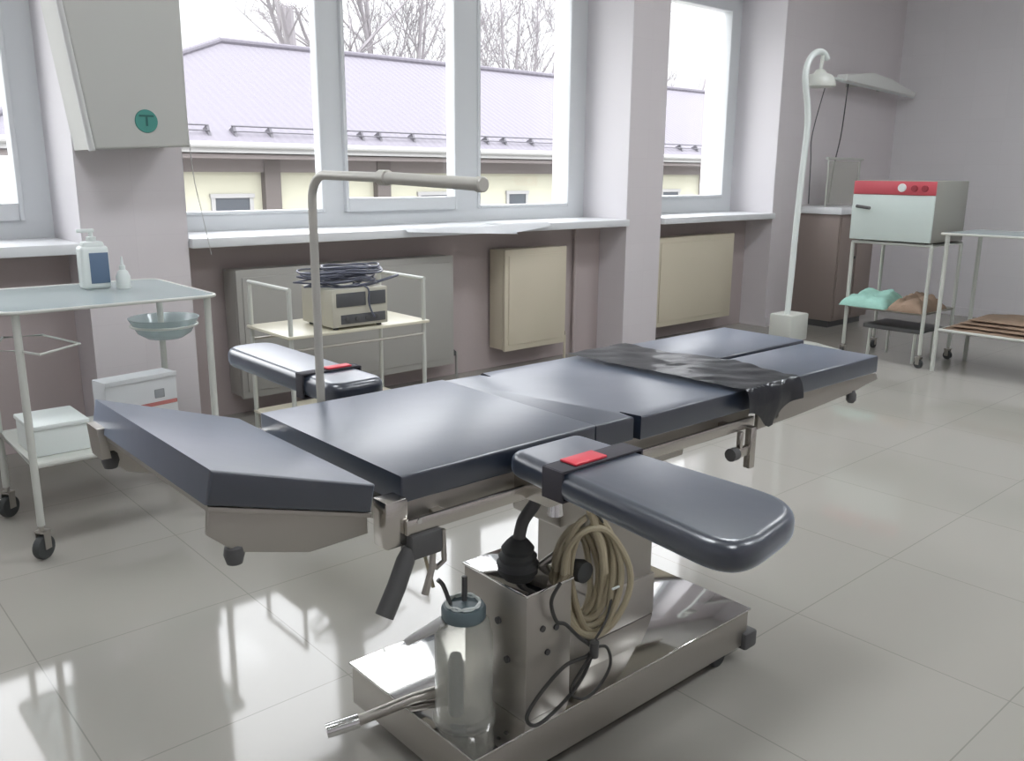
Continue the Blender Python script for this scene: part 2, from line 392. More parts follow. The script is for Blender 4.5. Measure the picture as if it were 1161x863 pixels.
b = slab([(.785, .75), (1.262, .75), (1.262, .80), (.785, .80)], Y0, Y1); obj('back_pad', b, M['vinyl'], T)
pl = [(1.27, 1.225), (1.275, 1.205), (1.385, 1.205), (1.385, 1.150), (1.835, 1.145), (1.835, Y1), (1.385, Y1), (1.385, 1.655), (1.27, 1.655)]
pl = [(1.268, 1.170), (1.378, 1.165), (1.378, 1.215), (1.390, 1.215), (1.390, 1.155), (1.84, 1.148), (1.84, Y1), (1.390, Y1), (1.390, 1.64), (1.378, 1.64), (1.378, Y1-.01), (1.268, Y1-.005)]
b = prism(new(), pl, 'Z', .745, .797, .004, 3); obj('seat_pad', b, M['vinyl'], T)
b = prism(new(), [(1.855, 1.135), (2.385, 1.130), (2.385, 1.372), (1.855, 1.378)], 'Z', .752, .802, .006, 3); obj('leg_pad', b, M['vinyl'], T)
b = prism(new(), [(1.855, 1.402), (2.44, 1.395), (2.44, 1.69), (1.855, 1.69)], 'Z', .752, .802, .006, 3); obj('leg_pad', b, M['vinyl'], T)
lp = [(1.83, .745), (2.38, .748), (2.43, .742), (2.44, .722), (2.30, .706), (2.0, .69), (1.83, .685)]
for ya in (1.150, 1.345, 1.425, 1.655):
    b = flat(lp, ya, ya+.012); box(b, 1.88, 1.92, ya-.0, ya+.012, .70, .748); obj('leg_frame', b, M['satin'], T)
b = box(new(), 1.86, 2.40, 1.15, 1.36, .744, .752, .001); obj('leg_plate', b, M['satin'], T)
b = box(new(), 1.86, 2.42, 1.42, 1.67, .744, .752, .001); obj('leg_plate', b, M['satin'], T)
b = lathe(new(), (2.30, 1.155, .69), [(.008, .02), (.014, .008), (.014, -.008), (.008, -.016)], 14); obj('adjustment_knob', b, M['darkplastic'], T)
# accessory clamp under the rail on the right
b = box(new(), 1.775, 1.797, 1.130, 1.150, .60, .705, .003); box(b, 1.72, 1.78, 1.134, 1.146, .635, .66, .003)
cl = obj('rail_clamp', b, M['steel'], T)
b = lathe(new(), (1.715, 1.14, .648), [(.006, -.012), (.016, -.010), (.016, .012), (.006, .014)], 12, 'X'); obj('clamp_knob', b, M['darkplastic'], cl)
b = box(new(), 1.735, 1.747, 1.134, 1.146, .655, .70, .002); obj('clamp_bar', b, M['steel'], cl)
# clamp and levers hanging under the near rail on the left
b = box(new(), .785, .85, 1.135, 1.175, .655, .70, .006); lv = obj('lever_bracket', b, M['darkplastic'], T)
b = tube(new(), [(.79, 1.15, .675), (.78, 1.15, .655), (.757, 1.145, .615), (.728, 1.14, .572)], [.012, .016, .0165, .0165], 14); obj('grip_lever', b, M['darkplastic'], lv)
b = tube(new(), [(.835, 1.145, .665), (.828, 1.14, .63), (.812, 1.14, .585)], [.006, .006, .007], 10); obj('release_lever', b, M['satin'], lv)
b = tube(new(), [(.86, 1.15, .69), (.862, 1.15, .63), (.845, 1.15, .622), (.835, 1.15, .635)], .005, 8); obj('wire_handle', b, M['satin'], lv)

def cushion(bm, pts, z0, z1, r):
    """soft-edged pad: rings of the outline, inset along its normals near top and bottom"""
    n = len(pts); P = [Vector(p) for p in pts]; N = []
    area = sum(P[i].x*P[(i+1) % n].y-P[(i+1) % n].x*P[i].y for i in range(n))
    for i in range(n):
        t = (P[(i+1) % n]-P[i-1]).normalized(); v = Vector((t.y, -t.x)); N.append(v if area > 0 else -v)
    lay = [(z0, r)]+[(z0+r*(1-math.cos(a)), r*(1-math.sin(a))) for a in [PI/2*k/6 for k in range(1, 7)]]
    lay += [(z1-r*(1-math.cos(a)), r*(1-math.sin(a))) for a in [PI/2*k/6 for k in range(6, 0, -1)]]+[(z1, r)]
    rings = [[bm.verts.new((P[i].x-N[i].x*q, P[i].y-N[i].y*q, z)) for i in range(n)] for z, q in lay]
    for A_, B_ in zip(rings, rings[1:]):
        for i in range(n): bm.faces.new((A_[i], A_[(i+1) % n], B_[(i+1) % n], B_[i]))
    bm.faces.new(rings[0][::-1]); bm.faces.new(rings[-1]); bmesh.ops.recalc_face_normals(bm, faces=bm.faces[:])
    return bm
def armboard(pts, z0, z1, lab):
    b = cushion(new(), pts, z0, z1, .020); a = obj('armboard', b, M['vinyl'], T, label=lab)
    return a
def rounded(poly, r, k=10):
    out = []; n = len(poly)
    for i, p in enumerate(poly):
        p = Vector(p); a = Vector(poly[i-1]); c = Vector(poly[(i+1) % n]); rr = r[i]
        if rr == 0: out.append(tuple(p)); continue
        u = (a-p).normalized(); v = (c-p).normalized(); s = p+u*rr; e = p+v*rr
        for j in range(k+1):
            t = j/k; q = s*(1-t)**2+p*2*t*(1-t)+e*t*t; out.append(tuple(q))
    return out
arm = armboard(rounded([(1.015, 1.160), (1.20, 1.160), (1.208, .650), (.955, .612)][::-1], [.09, .10, .03, .03]), .750, .800, None)
def strap(parent, x0, x1, y, z0, z1, wdt=.036, skew=.0, redx=(0, 0)):
    b = new()
    for (a0, a1, c0, c1) in ((x0-.004, x1+.004, z1, z1+.005), (x0-.004, x1+.004, z0-.005, z0)):
        box(b, a0, a1, y-wdt/2, y+wdt/2, c0, c1, .001)
    box(b, x0-.006, x0-.001, y-wdt/2, y+wdt/2, z0-.004, z1+.004, .001); box(b, x1+.001, x1+.006, y-wdt/2, y+wdt/2, z0-.004, z1+.004, .001)
    s = obj('strap', b, M['strap'], parent)
    b = box(new(), redx[0], redx[1], y-wdt*.4, y+wdt*.4, z1+.005, z1+.010, .002)
    return s, b
s, rb = strap(arm, 1.003, 1.201, 1.02, .752, .800, .05, redx=(1.035, 1.115))
bmesh.ops.translate(rb, vec=(0, 0, 0), verts=rb.verts[:])
obj('strap_tab', rb, M['red'], arm, label='red strap tab')
b = box(new(), 1.05, 1.18, 1.08, 1.18, .70, .746, .004); tube(b, [(1.11, .72, .736), (1.11, 1.16, .73)], .010, 12)
ab = obj('armboard_bracket', b, M['steel'], T)
b = tube(new(), [(1.10, 1.115, .70), (1.10, 1.115, .665)], [.012, .016], 12); obj('clamp_screw', b, M['chrome'], ab)
arm2 = armboard(rounded([(1.02, 1.795), (1.18, 1.795), (1.175, 2.43), (1.02, 2.43)], [.05, .05, .07, .07]), .745, .80, None)
s, rb = strap(arm2, 1.020, 1.180, 1.95, .745, .80, .035, redx=(1.09, 1.16)); obj('strap_tab', rb, M['red'], arm2, label='red strap tab')
b = box(new(), 1.06, 1.15, 1.70, 1.82, .70, .745, .004); tube(b, [(1.1, 1.72, .737), (1.1, 2.2, .737)], .008, 10); obj('armboard_bracket', b, M['steel'], T)
# anaesthetic screen bar
X = .955
pts = [(X, 1.735, .62), (X, 1.735, 1.235)]+[(X, 1.735-.055*(1-math.cos(a)), 1.235+.055*math.sin(a)) for a in [PI/2*i/8 for i in range(1, 9)]]+[(X, 1.44, 1.287)]
b = tube(new(), pts, .0095, 14); sc = obj('screen_bar', b, M['white_bar'], T)
b = tube(new(), [(X, 1.455, 1.287), (X+.003, 1.165, 1.279)], .0115, 14); lathe(b, (X, 1.452, 1.287), [(.011, -.014), (.015, -.012), (.015, .012), (.011, .014)], 14, 'Y')
lathe(b, (X+.003, 1.165, 1.279), [(.011, -.008), (.0135, -.006), (.0135, .006), (.011, .008)], 14, 'Y')
obj('extension_bar', b, M['white_bar'], sc)
b = box(new(), X-.02, X+.02, 1.69, 1.755, .695, .745, .004); obj('bar_clamp', b, M['steel'], sc)
# control cabinet standing on the base
b = box(new(), 1.12, 1.252, 1.212, 1.42, .152, .447, .003); cb_ = obj('control_cabinet', b, M['satin'], T)
b = box(new(), 1.117, 1.255, 1.209, 1.423, .446, .452, .001); obj('cabinet_top', b, M['mirror'], cb_, label='mirror polished cabinet top')
for y, z in ((1.30, .36), (1.27, .28)):
    c = lathe(new(), (1.118, y, z), [(.008, -.004), (.008, .004)], 12, 'X'); obj('cabinet_screw', c, M['darkplastic'], cb_)
for x, z in ((1.165, .36), (1.205, .35), (1.18, .30)):
    c = lathe(new(), (x, 1.211, z), [(.007, -.003), (.007, .003)], 12, 'Y'); obj('cabinet_screw', c, M['darkplastic'], cb_)
b = lathe(new(), (1.195, 1.325, .452), [(.045, 0), (.047, .012), (.040, .018), (.043, .028), (.034, .036), (.037, .046), (.026, .06), (.016, .07)], 22)
bl = obj('lever_bellows', b, M['rubber'], cb_)
b = tube(new(), smooth_path([(1.195, 1.325, .50), (1.20, 1.315, .56), (1.225, 1.30, .61), (1.21, 1.30, .655), (1.16, 1.31, .655), (1.12, 1.32, .645)]), .014, 12)
obj('control_lever', b, M['darkplastic'], cb_)
b = tube(new(), [(1.255, 1.25, .415), (1.30, 1.235, .44)], .008, 10); lathe(b, (1.30, 1.235, .443), [(.008, -.022), (.024, -.016), (.026, 0), (.022, .016), (.008, .022)], 18, 'Y'); obj('clamp_knob', b, M['rubber'], cb_)
b = tube(new(), smooth_path([(1.24, 1.30, .45), (1.28, 1.26, .50), (1.30, 1.22, .56), (1.29, 1.19, .64)]), .009, 10); obj('hose_hook', b, M['satin'], T)
b = tube(new(), smooth_path([(.98, 1.60, .70), (1.00, 1.52, .62), (1.02, 1.45, .52), (1.02, 1.40, .43)]), .004, 8); obj('clear_tube', b, M['hose'], T)

# draped cover over the joint between seat and legs
bm = new(); NY, NX = 60, 16; rows = []
def prof(s):   # s = distance along the drape from the far edge
    L = Y1-1.122
    if s < L: return (Y1-s, .807)
    return (1.122-.006*math.sin((s-L)*40), .807-(s-L))
for i in range(NY+1):
    row = []
    for j in range(NX+1):
        u = j/NX; v = i/NY; fall = .055+.055*math.exp(-((u-.45)/.22)**2) if True else .06
        s = v*((Y1-1.122)+fall)
        y, z = prof(s); x = 1.70+.245*u+.03*v+.02*math.sin(v*9+u*3)*(u > .5)
        wr = .006*max(0, noise.noise(Vector((x*16, y*9, 3.1))))+.004*abs(math.sin(y*34+x*30+2*noise.noise(Vector((x*7, y*7, 0)))))*(0.3+u*.4)
        if z > .80: z += wr
        else: y -= wr*1.5
        row.append(bm.verts.new((x, y, z)))
    rows.append(row)
for A, B in zip(rows, rows[1:]):
    for j in range(NX): bm.faces.new((A[j], A[j+1], B[j+1], B[j]))
bmesh.ops.solidify(bm, geom=bm.faces[:], thickness=.0025)
tag(obj('vinyl_cover', bm, M['cover']), 'wrinkled black sheet draped across the operating table before its leg pads', 'cover')

# suction jar on the base
jx, jy = 1.035, 1.315
J = thing('suction_jar', 'tall clear jar with dark ribbed lid standing on the polished table base', 'jar', (jx, jy, .152))
b = lathe(new(), (jx, jy, .152), [(.066, 0), (.067, .012), (.062, .018), (.062, .195), (.054, .230), (.042, .238), (.040, .232), (.050, .226), (.058, .194), (.058, .022), (.0, .020)], 32)
obj('jar_body', b, M['clear'], J)
b = lathe(new(), (jx, jy, .39), [(.030, 0), (.045, .001), (.047, .006), (.047, .024), (.043, .030), (.010, .032)], 28)
lid = obj('lid', b, M['lid'], J)
b = new(); random.seed(4)
for k in range(6):
    a = k*1.05; pts = [(jx+.036*math.cos(a+q*.5)*(1-.1*k/6), jy+.036*math.sin(a+q*.5)*(1-.1*k/6), .424+.004*math.sin(q*2+k)) for q in range(8)]
    tube(b, smooth_path(pts, 4), .0022, 6)
obj('lid_coil', b, M['white_plastic'], lid)
b = tube(new(), smooth_path([(jx-.02, jy+.02, .42), (jx-.03, jy+.03, .46), (jx-.04, jy+.035, .475)]), .005, 8)
tube(b, [(jx+.01, jy+.01, .42), (jx+.012, jy+.012, .475)], .006, 8); obj('outlet', b, M['darkplastic'], lid)
b = tube(new(), [(jx-.035, jy+.02, .385), (jx-.095, jy+.075, .335)], [.014, .008], 12); obj('spout', b, M['casing_trim'], J)
b = lathe(new(), (jx-.022, jy, .172), [(.016, 0), (.017, .006), (.017, .12), (.012, .14), (.004, .145)], 16); obj('jar_reflection', b, M['lid'], J)  # dark solid standing in for a bottle-shaped reflection in the jar

# hose bundle
H = thing('hose_bundle', 'coiled beige hose bundle hanging in front of the table column', 'hose', (1.33, 1.25, .42))
random.seed(7)
for k in range(9):
    cx, cy, cz = 1.325+.010*random.uniform(-1, 1), 1.262-.007*k, .425+.008*random.uniform(-1, 1)
    ra = .030+.0035*k+.012*(k % 3); rz = .10+.006*(k % 4)+.004*k; ph = random.uniform(0, 6)
    pts = []
    for q in range(36):
        a = 2*PI*q/36; rx = ra*(1+.08*math.sin(3*a+ph)); 
        dx = rx*math.cos(a); pts.append((cx+dx*.95+.04*math.sin(a)*-.25, cy-dx*.35, cz+rz*math.sin(a)))
    obj('hose_loop', tube(new(), pts, .0075, 8, closed=True), M['hose'], H)
b = tube(new(), smooth_path([(1.29, 1.20, .60), (1.315, 1.21, .555), (1.33, 1.20, .50), (1.335, 1.195, .44)]), .010, 10); obj('hose_tail', b, M['hose'], H)
b = box(new(), 1.355, 1.385, 1.185, 1.19, .395, .40, .001); obj('hose_tie', b, M['white_plastic'], H)

K = thing('power_cable', 'thin black cable looping down beside the control cabinet', 'cable', (1.28, 1.2, .3))
cable_pts = [(1.20, 1.20, .46), (1.17, 1.195, .43), (1.185, 1.195, .38), (1.215, 1.195, .36), (1.25, 1.19, .32), (1.285, 1.185, .285), (1.27, 1.183, .27), (1.20, 1.18, .275), (1.13, 1.18, .24), (1.09, 1.18, .20), (1.12, 1.18, .168), (1.19, 1.18, .185), (1.25, 1.18, .22), (1.285, 1.18, .27)]
obj('cable_run', tube(new(), smooth_path([(x, y-.004, z) for x, y, z in cable_pts], 8), .0042, 8), M['cable'], K)
obj('cable_run', tube(new(), smooth_path([(1.285, 1.176, .285), (1.33, 1.176, .27), (1.345, 1.176, .22), (1.31, 1.176, .18), (1.26, 1.176, .17), (1.22, 1.176, .21), (1.285, 1.172, .28)], 8), .0036, 8), M['cable'], K)
obj('cable_run', tube(new(), smooth_path([(1.285, 1.18, .29), (1.35, 1.195, .33), (1.385, 1.21, .42), (1.375, 1.22, .50), (1.33, 1.20, .56), (1.29, 1.19, .60)], 8), .0030, 8), M['cable'], K)
b = lathe(new(), (1.285, 1.172, .283), [(.004, -.02), (.010, -.018), (.011, .018), (.004, .02)], 12); obj('connector', b, M['darkplastic'], K)

# ------------------------------------------------------------------ casters and simple furniture helpers
def caster(x, y, z, parent, r=.042, yaw=.4, m=None, top=.13):
    m = m or M['rubber']
    b = lathe(new(), (0, 0, 0), [(.008, -.014), (r*.6, -.014), (r*.95, -.012), (r, -.006), (r, .006), (r*.95, .012), (r*.6, .014), (.008, .014)], 22, 'Y')
    bmesh.ops.rotate(b, cent=(0, 0, 0), matrix=Matrix.Rotation(yaw, 3, 'Z'), verts=b.verts[:]); bmesh.ops.translate(b, vec=(x, y, r), verts=b.verts[:])
    w_ = obj('caster', b, m, parent)
    b = new()
    for s_ in (-1, 1): box(b, -.012, .016, s_*.018-.0015, s_*.018+.0015, -.005, r+.016)
    box(b, -.014, .02, -.02, .02, r+.012, r+.018)
    bmesh.ops.rotate(b, cent=(0, 0, 0), matrix=Matrix.Rotation(yaw, 3, 'Z'), verts=b.verts[:]); bmesh.ops.translate(b, vec=(x, y, r), verts=b.verts[:])
    tube(b, [(x, y, 2*r+.014), (x, y, top)], .008, 8)
    obj('caster_fork', b, M['satin'], w_)

# ------------------------------------------------------------------ left instrument trolley
A = thing('instrument_trolley', 'white tubular trolley with glass top at the left wall', 'trolley', (.96, 3.36, 0))
lx0, lx1, ly0, ly1 = .645, 1.275, 3.13, 3.62
for x, y in ((lx0, ly0), (lx1, ly0), (lx0, ly1), (lx1, ly1)):
    obj('leg', tube(new(), [(x, y, .12), (x, y, .842)], .0125, 12), M['white_enamel'], A)
    caster(x, y, 0, A, yaw=.3+.5*x)
rr = rounded([(.60, 3.10), (1.31, 3.10), (1.31, 3.74), (.60, 3.74)], [.06]*4)
g = obj('glass_top', prism(new(), rr, 'Z', .846, .853), M['tray_glass'], A)
obj('top_rim', tube(new(), [(x, y, .850) for x, y in rr], .006, 8, closed=True), M['white_enamel'], g)
b = new(); tube(b, [(lx0, ly0, .33), (lx1, ly0, .33), (lx1, ly1, .33), (lx0, ly1, .33)], .010, 8, closed=True)
box(b, lx0, lx1, ly0, ly1, .330, .336); obj('lower_shelf', b, M['white_enamel'], A)
b = tube(new(), [(.645, 3.14, .722), (.681, 3.035, .722), (.833, 3.150, .722), (.78, 3.40, .722), (.66, 3.43, .722), (.58, 3.20, .722)], .004, 8, closed=True)
obj('basin_ring', b, M['white_enamel'], A)
b = tube(new(), [(1.275+.13*math.cos(a)+.02, 3.62+.13*math.sin(a)+.02, .672) for a in [2*PI*i/28 for i in range(28)]], .005, 8, closed=True); obj('basin_ring', b, M['white_enamel'], A)
bx, by = 1.295, 3.64
b = lathe(new(), (bx, by, 0), [(.02, .617), (.07, .618), (.105, .64), (.124, .676), (.138, .700), (.140, .703), (.134, .702), (.118, .674), (.10, .646), (.068, .625), (.02, .624)], 30)
tag(obj('basin', b, M['tray_glass'], base=(bx, by, .617)), 'shallow glass basin in a ring under the trolley glass top', 'basin')
# pump bottle
px_, py_ = 1.02, 3.56
Bt = thing('pump_bottle', 'large white bottle with blue-grey label on the glass trolley', 'bottle', (px_, py_, .853))
b = box(new(), px_-.052, px_+.052, py_-.032, py_+.032, .853, 1.015, .014, seg=3); box(b, px_-.040, px_+.040, py_-.026, py_+.026, 1.0, 1.032, .012); obj('body', b, M['white_plastic'], Bt)
b = box(new(), px_-.022, px_+.046, py_-.0345, py_-.032, .875, .990, .001); obj('label', b, M['label_blue'], Bt, label='blue-grey printed label')
b = lathe(new(), (px_, py_, 1.03), [(.018, 0), (.018, .018), (.008, .02), (.008, .04)], 18); box(b, px_-.05, px_+.012, py_-.008, py_+.008, 1.065, 1.078, .003); obj('pump_head', b, M['white_plastic'], Bt)
sx, sy = 1.105, 3.50
Bs = thing('spray_bottle', 'small white squeeze bottle beside the large labelled bottle', 'bottle', (sx, sy, .853))
b = lathe(new(), (sx, sy, .853), [(.024, 0), (.026, .008), (.026, .045), (.018, .065), (.010, .072)], 20); obj('body', b, M['white_plastic'], Bs)
b = lathe(new(), (sx, sy, .924), [(.011, 0), (.011, .014), (.006, .02), (.003, .05)], 16); obj('nozzle', b, M['white_plastic'], Bs)
# box and carton on the lower shelf
b = box(new(), .665, .845, 3.20, 3.42, .337, .435, .003); obx = thing('instrument_box', 'pale grey lidded box on the lower shelf of the left trolley', 'box', (.755, 3.31, .337))
obj('body', b, M['white_plastic'], obx); b = box(new(), .660, .850, 3.195, 3.425, .430, .447, .004); obj('lid', b, M['white_plastic'], obx)
ct = thing('carton', 'white printed carton with faint red stripe behind the head pad', 'carton', (1.10, 3.47, .337))
def rbox(x0, x1, y0, y1, z0, z1, a, c):
    b = box(new(), x0, x1, y0, y1, z0, z1, .002); bmesh.ops.rotate(b, cent=c, matrix=Matrix.Rotation(a, 3, 'Z'), verts=b.verts[:]); return b
cc = (1.12, 3.48, 0); ca = .16
obj('body', rbox(.965, 1.255, 3.44, 3.54, .337, .51, ca, cc), M['carton'], ct)
obj('print', rbox(1.10, 1.252, 3.4385, 3.4395, .385, .40, ca, cc), M['cartonred'], ct, label='faded red stripe')
obj('print', rbox(1.16, 1.20, 3.4385, 3.4395, .415, .45, ca, cc), M['cartongrey'], ct, label='grey printed mark')
obj('flap', rbox(.965, 1.255, 3.432, 3.44, .495, .513, ca, cc), M['carton'], ct)

# ------------------------------------------------------------------ equipment trolley below the window
Bq = thing('equipment_trolley', 'small two-shelf trolley with end handles under the middle window', 'trolley', (2.03, 3.5, 0))
qx0, qx1, qy0, qy1 = 1.69, 2.37, 3.30, 3.67
for x, y in ((qx0, qy0), (qx1, qy0), (qx0, qy1), (qx1, qy1)):
    obj('leg', tube(new(), [(x, y, .09), (x, y, .815)], .010, 10), M['white_enamel'], Bq); caster(x, y, 0, Bq, r=.03, top=.095, yaw=x*2)
for x in (qx0, qx1): obj('handle', tube(new(), [(x, qy0-.008, .817), (x, qy1+.008, .817)], .009, 10), M['white_enamel'], Bq)
obj('shelf', box(new(), qx0-.02, qx1+.02, qy0-.02, qy1+.01, .612, .625, .003), M['cream_shelf'], Bq)
obj('shelf', box(new(), qx0-.01, qx1+.01, qy0-.01, qy1+.01, .22, .232, .003), M['cream_shelf'], Bq)
b = new(); tube(b, [(qx0, qy0, .56), (qx1, qy0, .56)], .006, 8); obj('brace', b, M['satin'], Bq); b = tube(new(), [(qx0, qy1, .56), (qx1, qy1, .56)], .006, 8); obj('brace', b, M['satin'], Bq)
U = thing('electrosurgical_unit', 'beige box device with dark front panel on the window trolley', 'medical device', (2.02, 3.42, .625))
ux0, ux1, uy0, uy1 = 1.885, 2.165, 3.29, 3.56
for x in (ux0+.03, ux1-.03):
    for y in (uy0+.03, uy1-.03): obj('foot', lathe(new(), (x, y, .625), [(.012, 0), (.012, .013)], 12), M['rubber'], U)
obj('case', box(new(), ux0, ux1, uy0, uy1, .637, .80, .004), M['beige_case'], U)
obj('display_panel', box(new(), ux0+.02, ux0+.165, uy0-.004, uy0+.001, .725, .785, .001), M['dark_panel'], U)
obj('display_panel', box(new(), ux0+.18, ux1-.012, uy0-.004, uy0+.001, .725, .785, .001), M['dark_panel'], U)
obj('socket_panel', box(new(), ux0+.04, ux1-.015, uy0-.004, uy0+.001, .65, .69, .001), M['dark_panel'], U)
for k in range(4): obj('socket', lathe(new(), (ux0+.07+.05*k, uy0-.004, .67), [(.008, -.006), (.012, -.004), (.012, .002)], 12, 'Y'), M['darkplastic'], U)
b = new(); random.seed(11)
for k in range(16):
    cx, cy = 2.03+random.uniform(-.04, .04), 3.42+random.uniform(-.04, .04); r1, r2 = random.uniform(.08, .20), random.uniform(.06, .12); ph = random.uniform(0, 6); z = .807+.0055*k
    tube(b, [(cx+r1*math.cos(2*PI*q/30+.2*math.sin(ph)), cy+r2*math.sin(2*PI*q/30), z+.004*math.sin(3*2*PI*q/30+ph)) for q in range(30)], .0042, 6, closed=True)
tube(b, smooth_path([(2.02, 3.34, .82), (2.06, 3.285, .80), (2.06, 3.278, .74), (2.07, 3.275, .70), (2.09, 3.28, .67)]), .004, 6)
tube(b, smooth_path([(2.15, 3.36, .81), (2.22, 3.34, .83), (2.27, 3.36, .835)]), .006, 8)
cablemat = mat('slate_cable', (88, 92, 108), rough=.35)
tag(obj('cable_heap', b, cablemat, base=(2.01, 3.42, .80)), 'tangled heap of dark cables on top of the beige device', 'cable')

# ------------------------------------------------------------------ wall-mounted casing
W = thing('wall_casing', 'large grey-beige wall unit with round teal badge between the windows', 'wall unit', (1.36, 4.2, 1.38))
b = prism(new(), [(1.17, 1.375), (1.565, 1.395), (1.57, 2.75), (1.00, 2.75)], 'Y', 3.90, 4.199, .012, 3); obj('case', b, M['box_beige'], W)
b = tube(new(), [(1.165, 3.92, 1.37), (1.002, 3.92, 2.74)], .016, 12); obj('side_duct', b, M['casing_trim'], W)
b = lathe(new(), (1.385, 3.899, 1.495), [(.046, -.004), (.048, .002)], 30, 'Y'); bd = obj('badge', b, M['teal'], W, label='round teal badge')
tk = mat('badge_mark', (40, 95, 90), rough=.5)
b = box(new(), 1.355, 1.415, 3.8925, 3.896, 1.512, 1.520); box(b, 1.381, 1.389, 3.8925, 3.896, 1.475, 1.512); obj('badge_mark', b, tk, bd)
b = tube(new(), smooth_path([(1.655, 4.16, 1.9), (1.67, 4.16, 1.33), (1.70, 4.155, 1.1), (1.72, 4.15, .96), (1.73, 4.15, .90)]), .002, 6)
tag(obj('hanging_cord', b, M['casing_trim']), 'thin cord hanging over the left end of the middle window', 'cord')

# ------------------------------------------------------------------ sheets on the sill
def sheet(x0, x1, name, label, ph, over0, over1):
    bm = new(); R = []; n = 24
    for i in range(n+1):
        row = []
        for j in range(13):
            u = i/n; v = j/12; x = x0+(x1-x0)*u; ov = over0+(over1-over0)*u
            s = v*(.16+ov); y = 4.30-s; z = .980+ph+.003*noise.noise(Vector((x*9, y*12, ph*50)))
            if y < 4.158: z = .980+ph-(4.158-y)*.45
            row.append(bm.verts.new((x, y, z)))
        R.append(row)
    for A_, B_ in zip(R, R[1:]):
        for j in range(12): bm.faces.new((A_[j], A_[j+1], B_[j+1], B_[j]))
    bmesh.ops.solidify(bm, geom=bm.faces[:], thickness=.0015)
    tag(obj(name, bm, M['paper'], base=(x0, 4.2, .98)), label, 'sheet')
sheet(2.86, 3.62, 'plastic_sheet', 'left plastic sheet lying on the middle window sill, hanging over its edge', .002, .02, .10)
sheet(3.55, 3.98, 'plastic_sheet', 'right plastic sheet on the middle window sill with a pointed end', .006, .10, .03)

# ------------------------------------------------------------------ lamp stand with dome lamp
L = thing('lamp_stand', 'white curved lamp stand on a boxy base beside the rightmost window', 'lamp', (5.63, 3.35, 0))
b = box(new(), 5.53, 5.76, 3.27, 3.45, .13, .325, .012); bs = obj('base_box', b, M['white_enamel'], L)
for a in (.3, .3+2*PI/3, .3+4*PI/3):
    pass
for (dx, dy) in ((-.10, -.22), (.20, -.34), (-.18, .22), (.12, .25)):
    obj('foot', tube(new(), [(5.64, 3.36, .12), (5.64+dx*.5, 3.36+dy*.5, .10), (5.64+dx, 3.36+dy, .06)], [.026, .022, .016], 10), M['white_enamel'], L)
    caster(5.64+dx, 3.36+dy, 0, L, r=.022, top=.06, yaw=dx*9)
pp = [(5.60, .32), (5.615, .65), (5.625, .98), (5.65, 1.4), (5.665, 1.62), (5.64, 1.76), (5.60, 1.87), (5.585, 1.95), (5.605, 2.03), (5.66, 2.085), (5.73, 2.11), (5.80, 2.105), (5.845, 2.075)]
obj('pole', tube(new(), smooth_path([(x, 3.35, z) for x, z in pp], 5), .021, 14), M['white_plastic'], L)
b = lathe(new(), (5.77, 3.35, 1.885), [(.108, 0), (.110, .006), (.102, .045), (.080, .075), (.045, .09), (.03, .11), (.02, .115), (.0, .116)], 28); hd = obj('lamp_shade', b, M['white_enamel'], L)
b = tube(new(), [(5.77, 3.35, 1.98), (5.79, 3.35, 2.11)], .012, 10); obj('lamp_neck', b, M['white_enamel'], L)
b = lathe(new(), (5.77, 3.35, 1.889), [(.09, -.004), (.09, .0)], 24); obj('lens', b, M['casing_trim'], hd)

# wall irradiator
M['fixture'] = mat('pale_fixture', (232, 234, 230), rough=.4)
I = thing('wall_lamp_fixture', 'long pale tube lamp fixture high on the wall beside the corner', 'wall lamp', (7.9, 4.2, 2.08))
b = prism(new(), [(7.30, 2.075), (8.58, 2.02), (8.60, 2.06), (8.1, 2.14), (7.75, 2.17), (7.30, 2.13)], 'Y', 3.98, 4.08, .012); obj('housing', b, M['fixture'], I)
b = tube(new(), [(7.05, 4.03, 2.09), (8.64, 4.03, 2.025)], .016, 12); obj('tube_lamp', b, M['white_plastic'], I)
b = box(new(), 7.68, 7.74, 4.08, 4.199, 2.06, 2.12); obj('wall_bracket', b, M['white_enamel'], I); b = box(new(), 8.25, 8.31, 4.08, 4.199, 2.06, 2.12); obj('wall_bracket', b, M['white_enamel'], I)
b = tube(new(), smooth_path([(7.45, 4.05, 2.09), (7.50, 4.10, 1.66), (7.42, 4.1, 1.36), (7.38, 4.1, 1.05)]), .006, 6); obj('cord', b, M['darkplastic'], I)
b = tube(new(), smooth_path([(7.10, 4.05, 2.08), (7.02, 4.1, 1.64), (7.03, 4.1, 1.40), (7.05, 4.1, 1.05)]), .005, 6); obj('cord', b, M['dark_panel'], I)

# cabinet with rack
E_ = thing('cabinet', 'dark brown cabinet with pale top between lamp stand and steriliser', 'cabinet', (7.33, 3.98, 0))
obj('body', box(new(), 7.02, 7.64, 3.78, 4.19, .06, .97, .006), M['brown_cab'], E_)
obj('plinth', box(new(), 7.05, 7.61, 3.82, 4.18, 0, .06), M['darkplastic'], E_)
d = obj('door', box(new(), 7.04, 7.32, 3.768, 3.781, .09, .95, .003), M['brown_cab'], E_); obj('door_knob', lathe(new(), (7.29, 3.76, .6), [(.006, .01), (.012, 0), (.012, -.01)], 12, 'Y'), M['darkplastic'], d)
d = obj('door', box(new(), 7.34, 7.62, 3.768, 3.781, .09, .95, .003), M['brown_cab'], E_); obj('door_knob', lathe(new(), (7.38, 3.757, .85), [(.010, .01), (.024, 0), (.022, -.01)], 12, 'Y'), M['darkplastic'], d)
obj('top', box(new(), 7.0, 7.66, 3.76, 4.19, .97, 1.03, .006), M['sill'], E_)
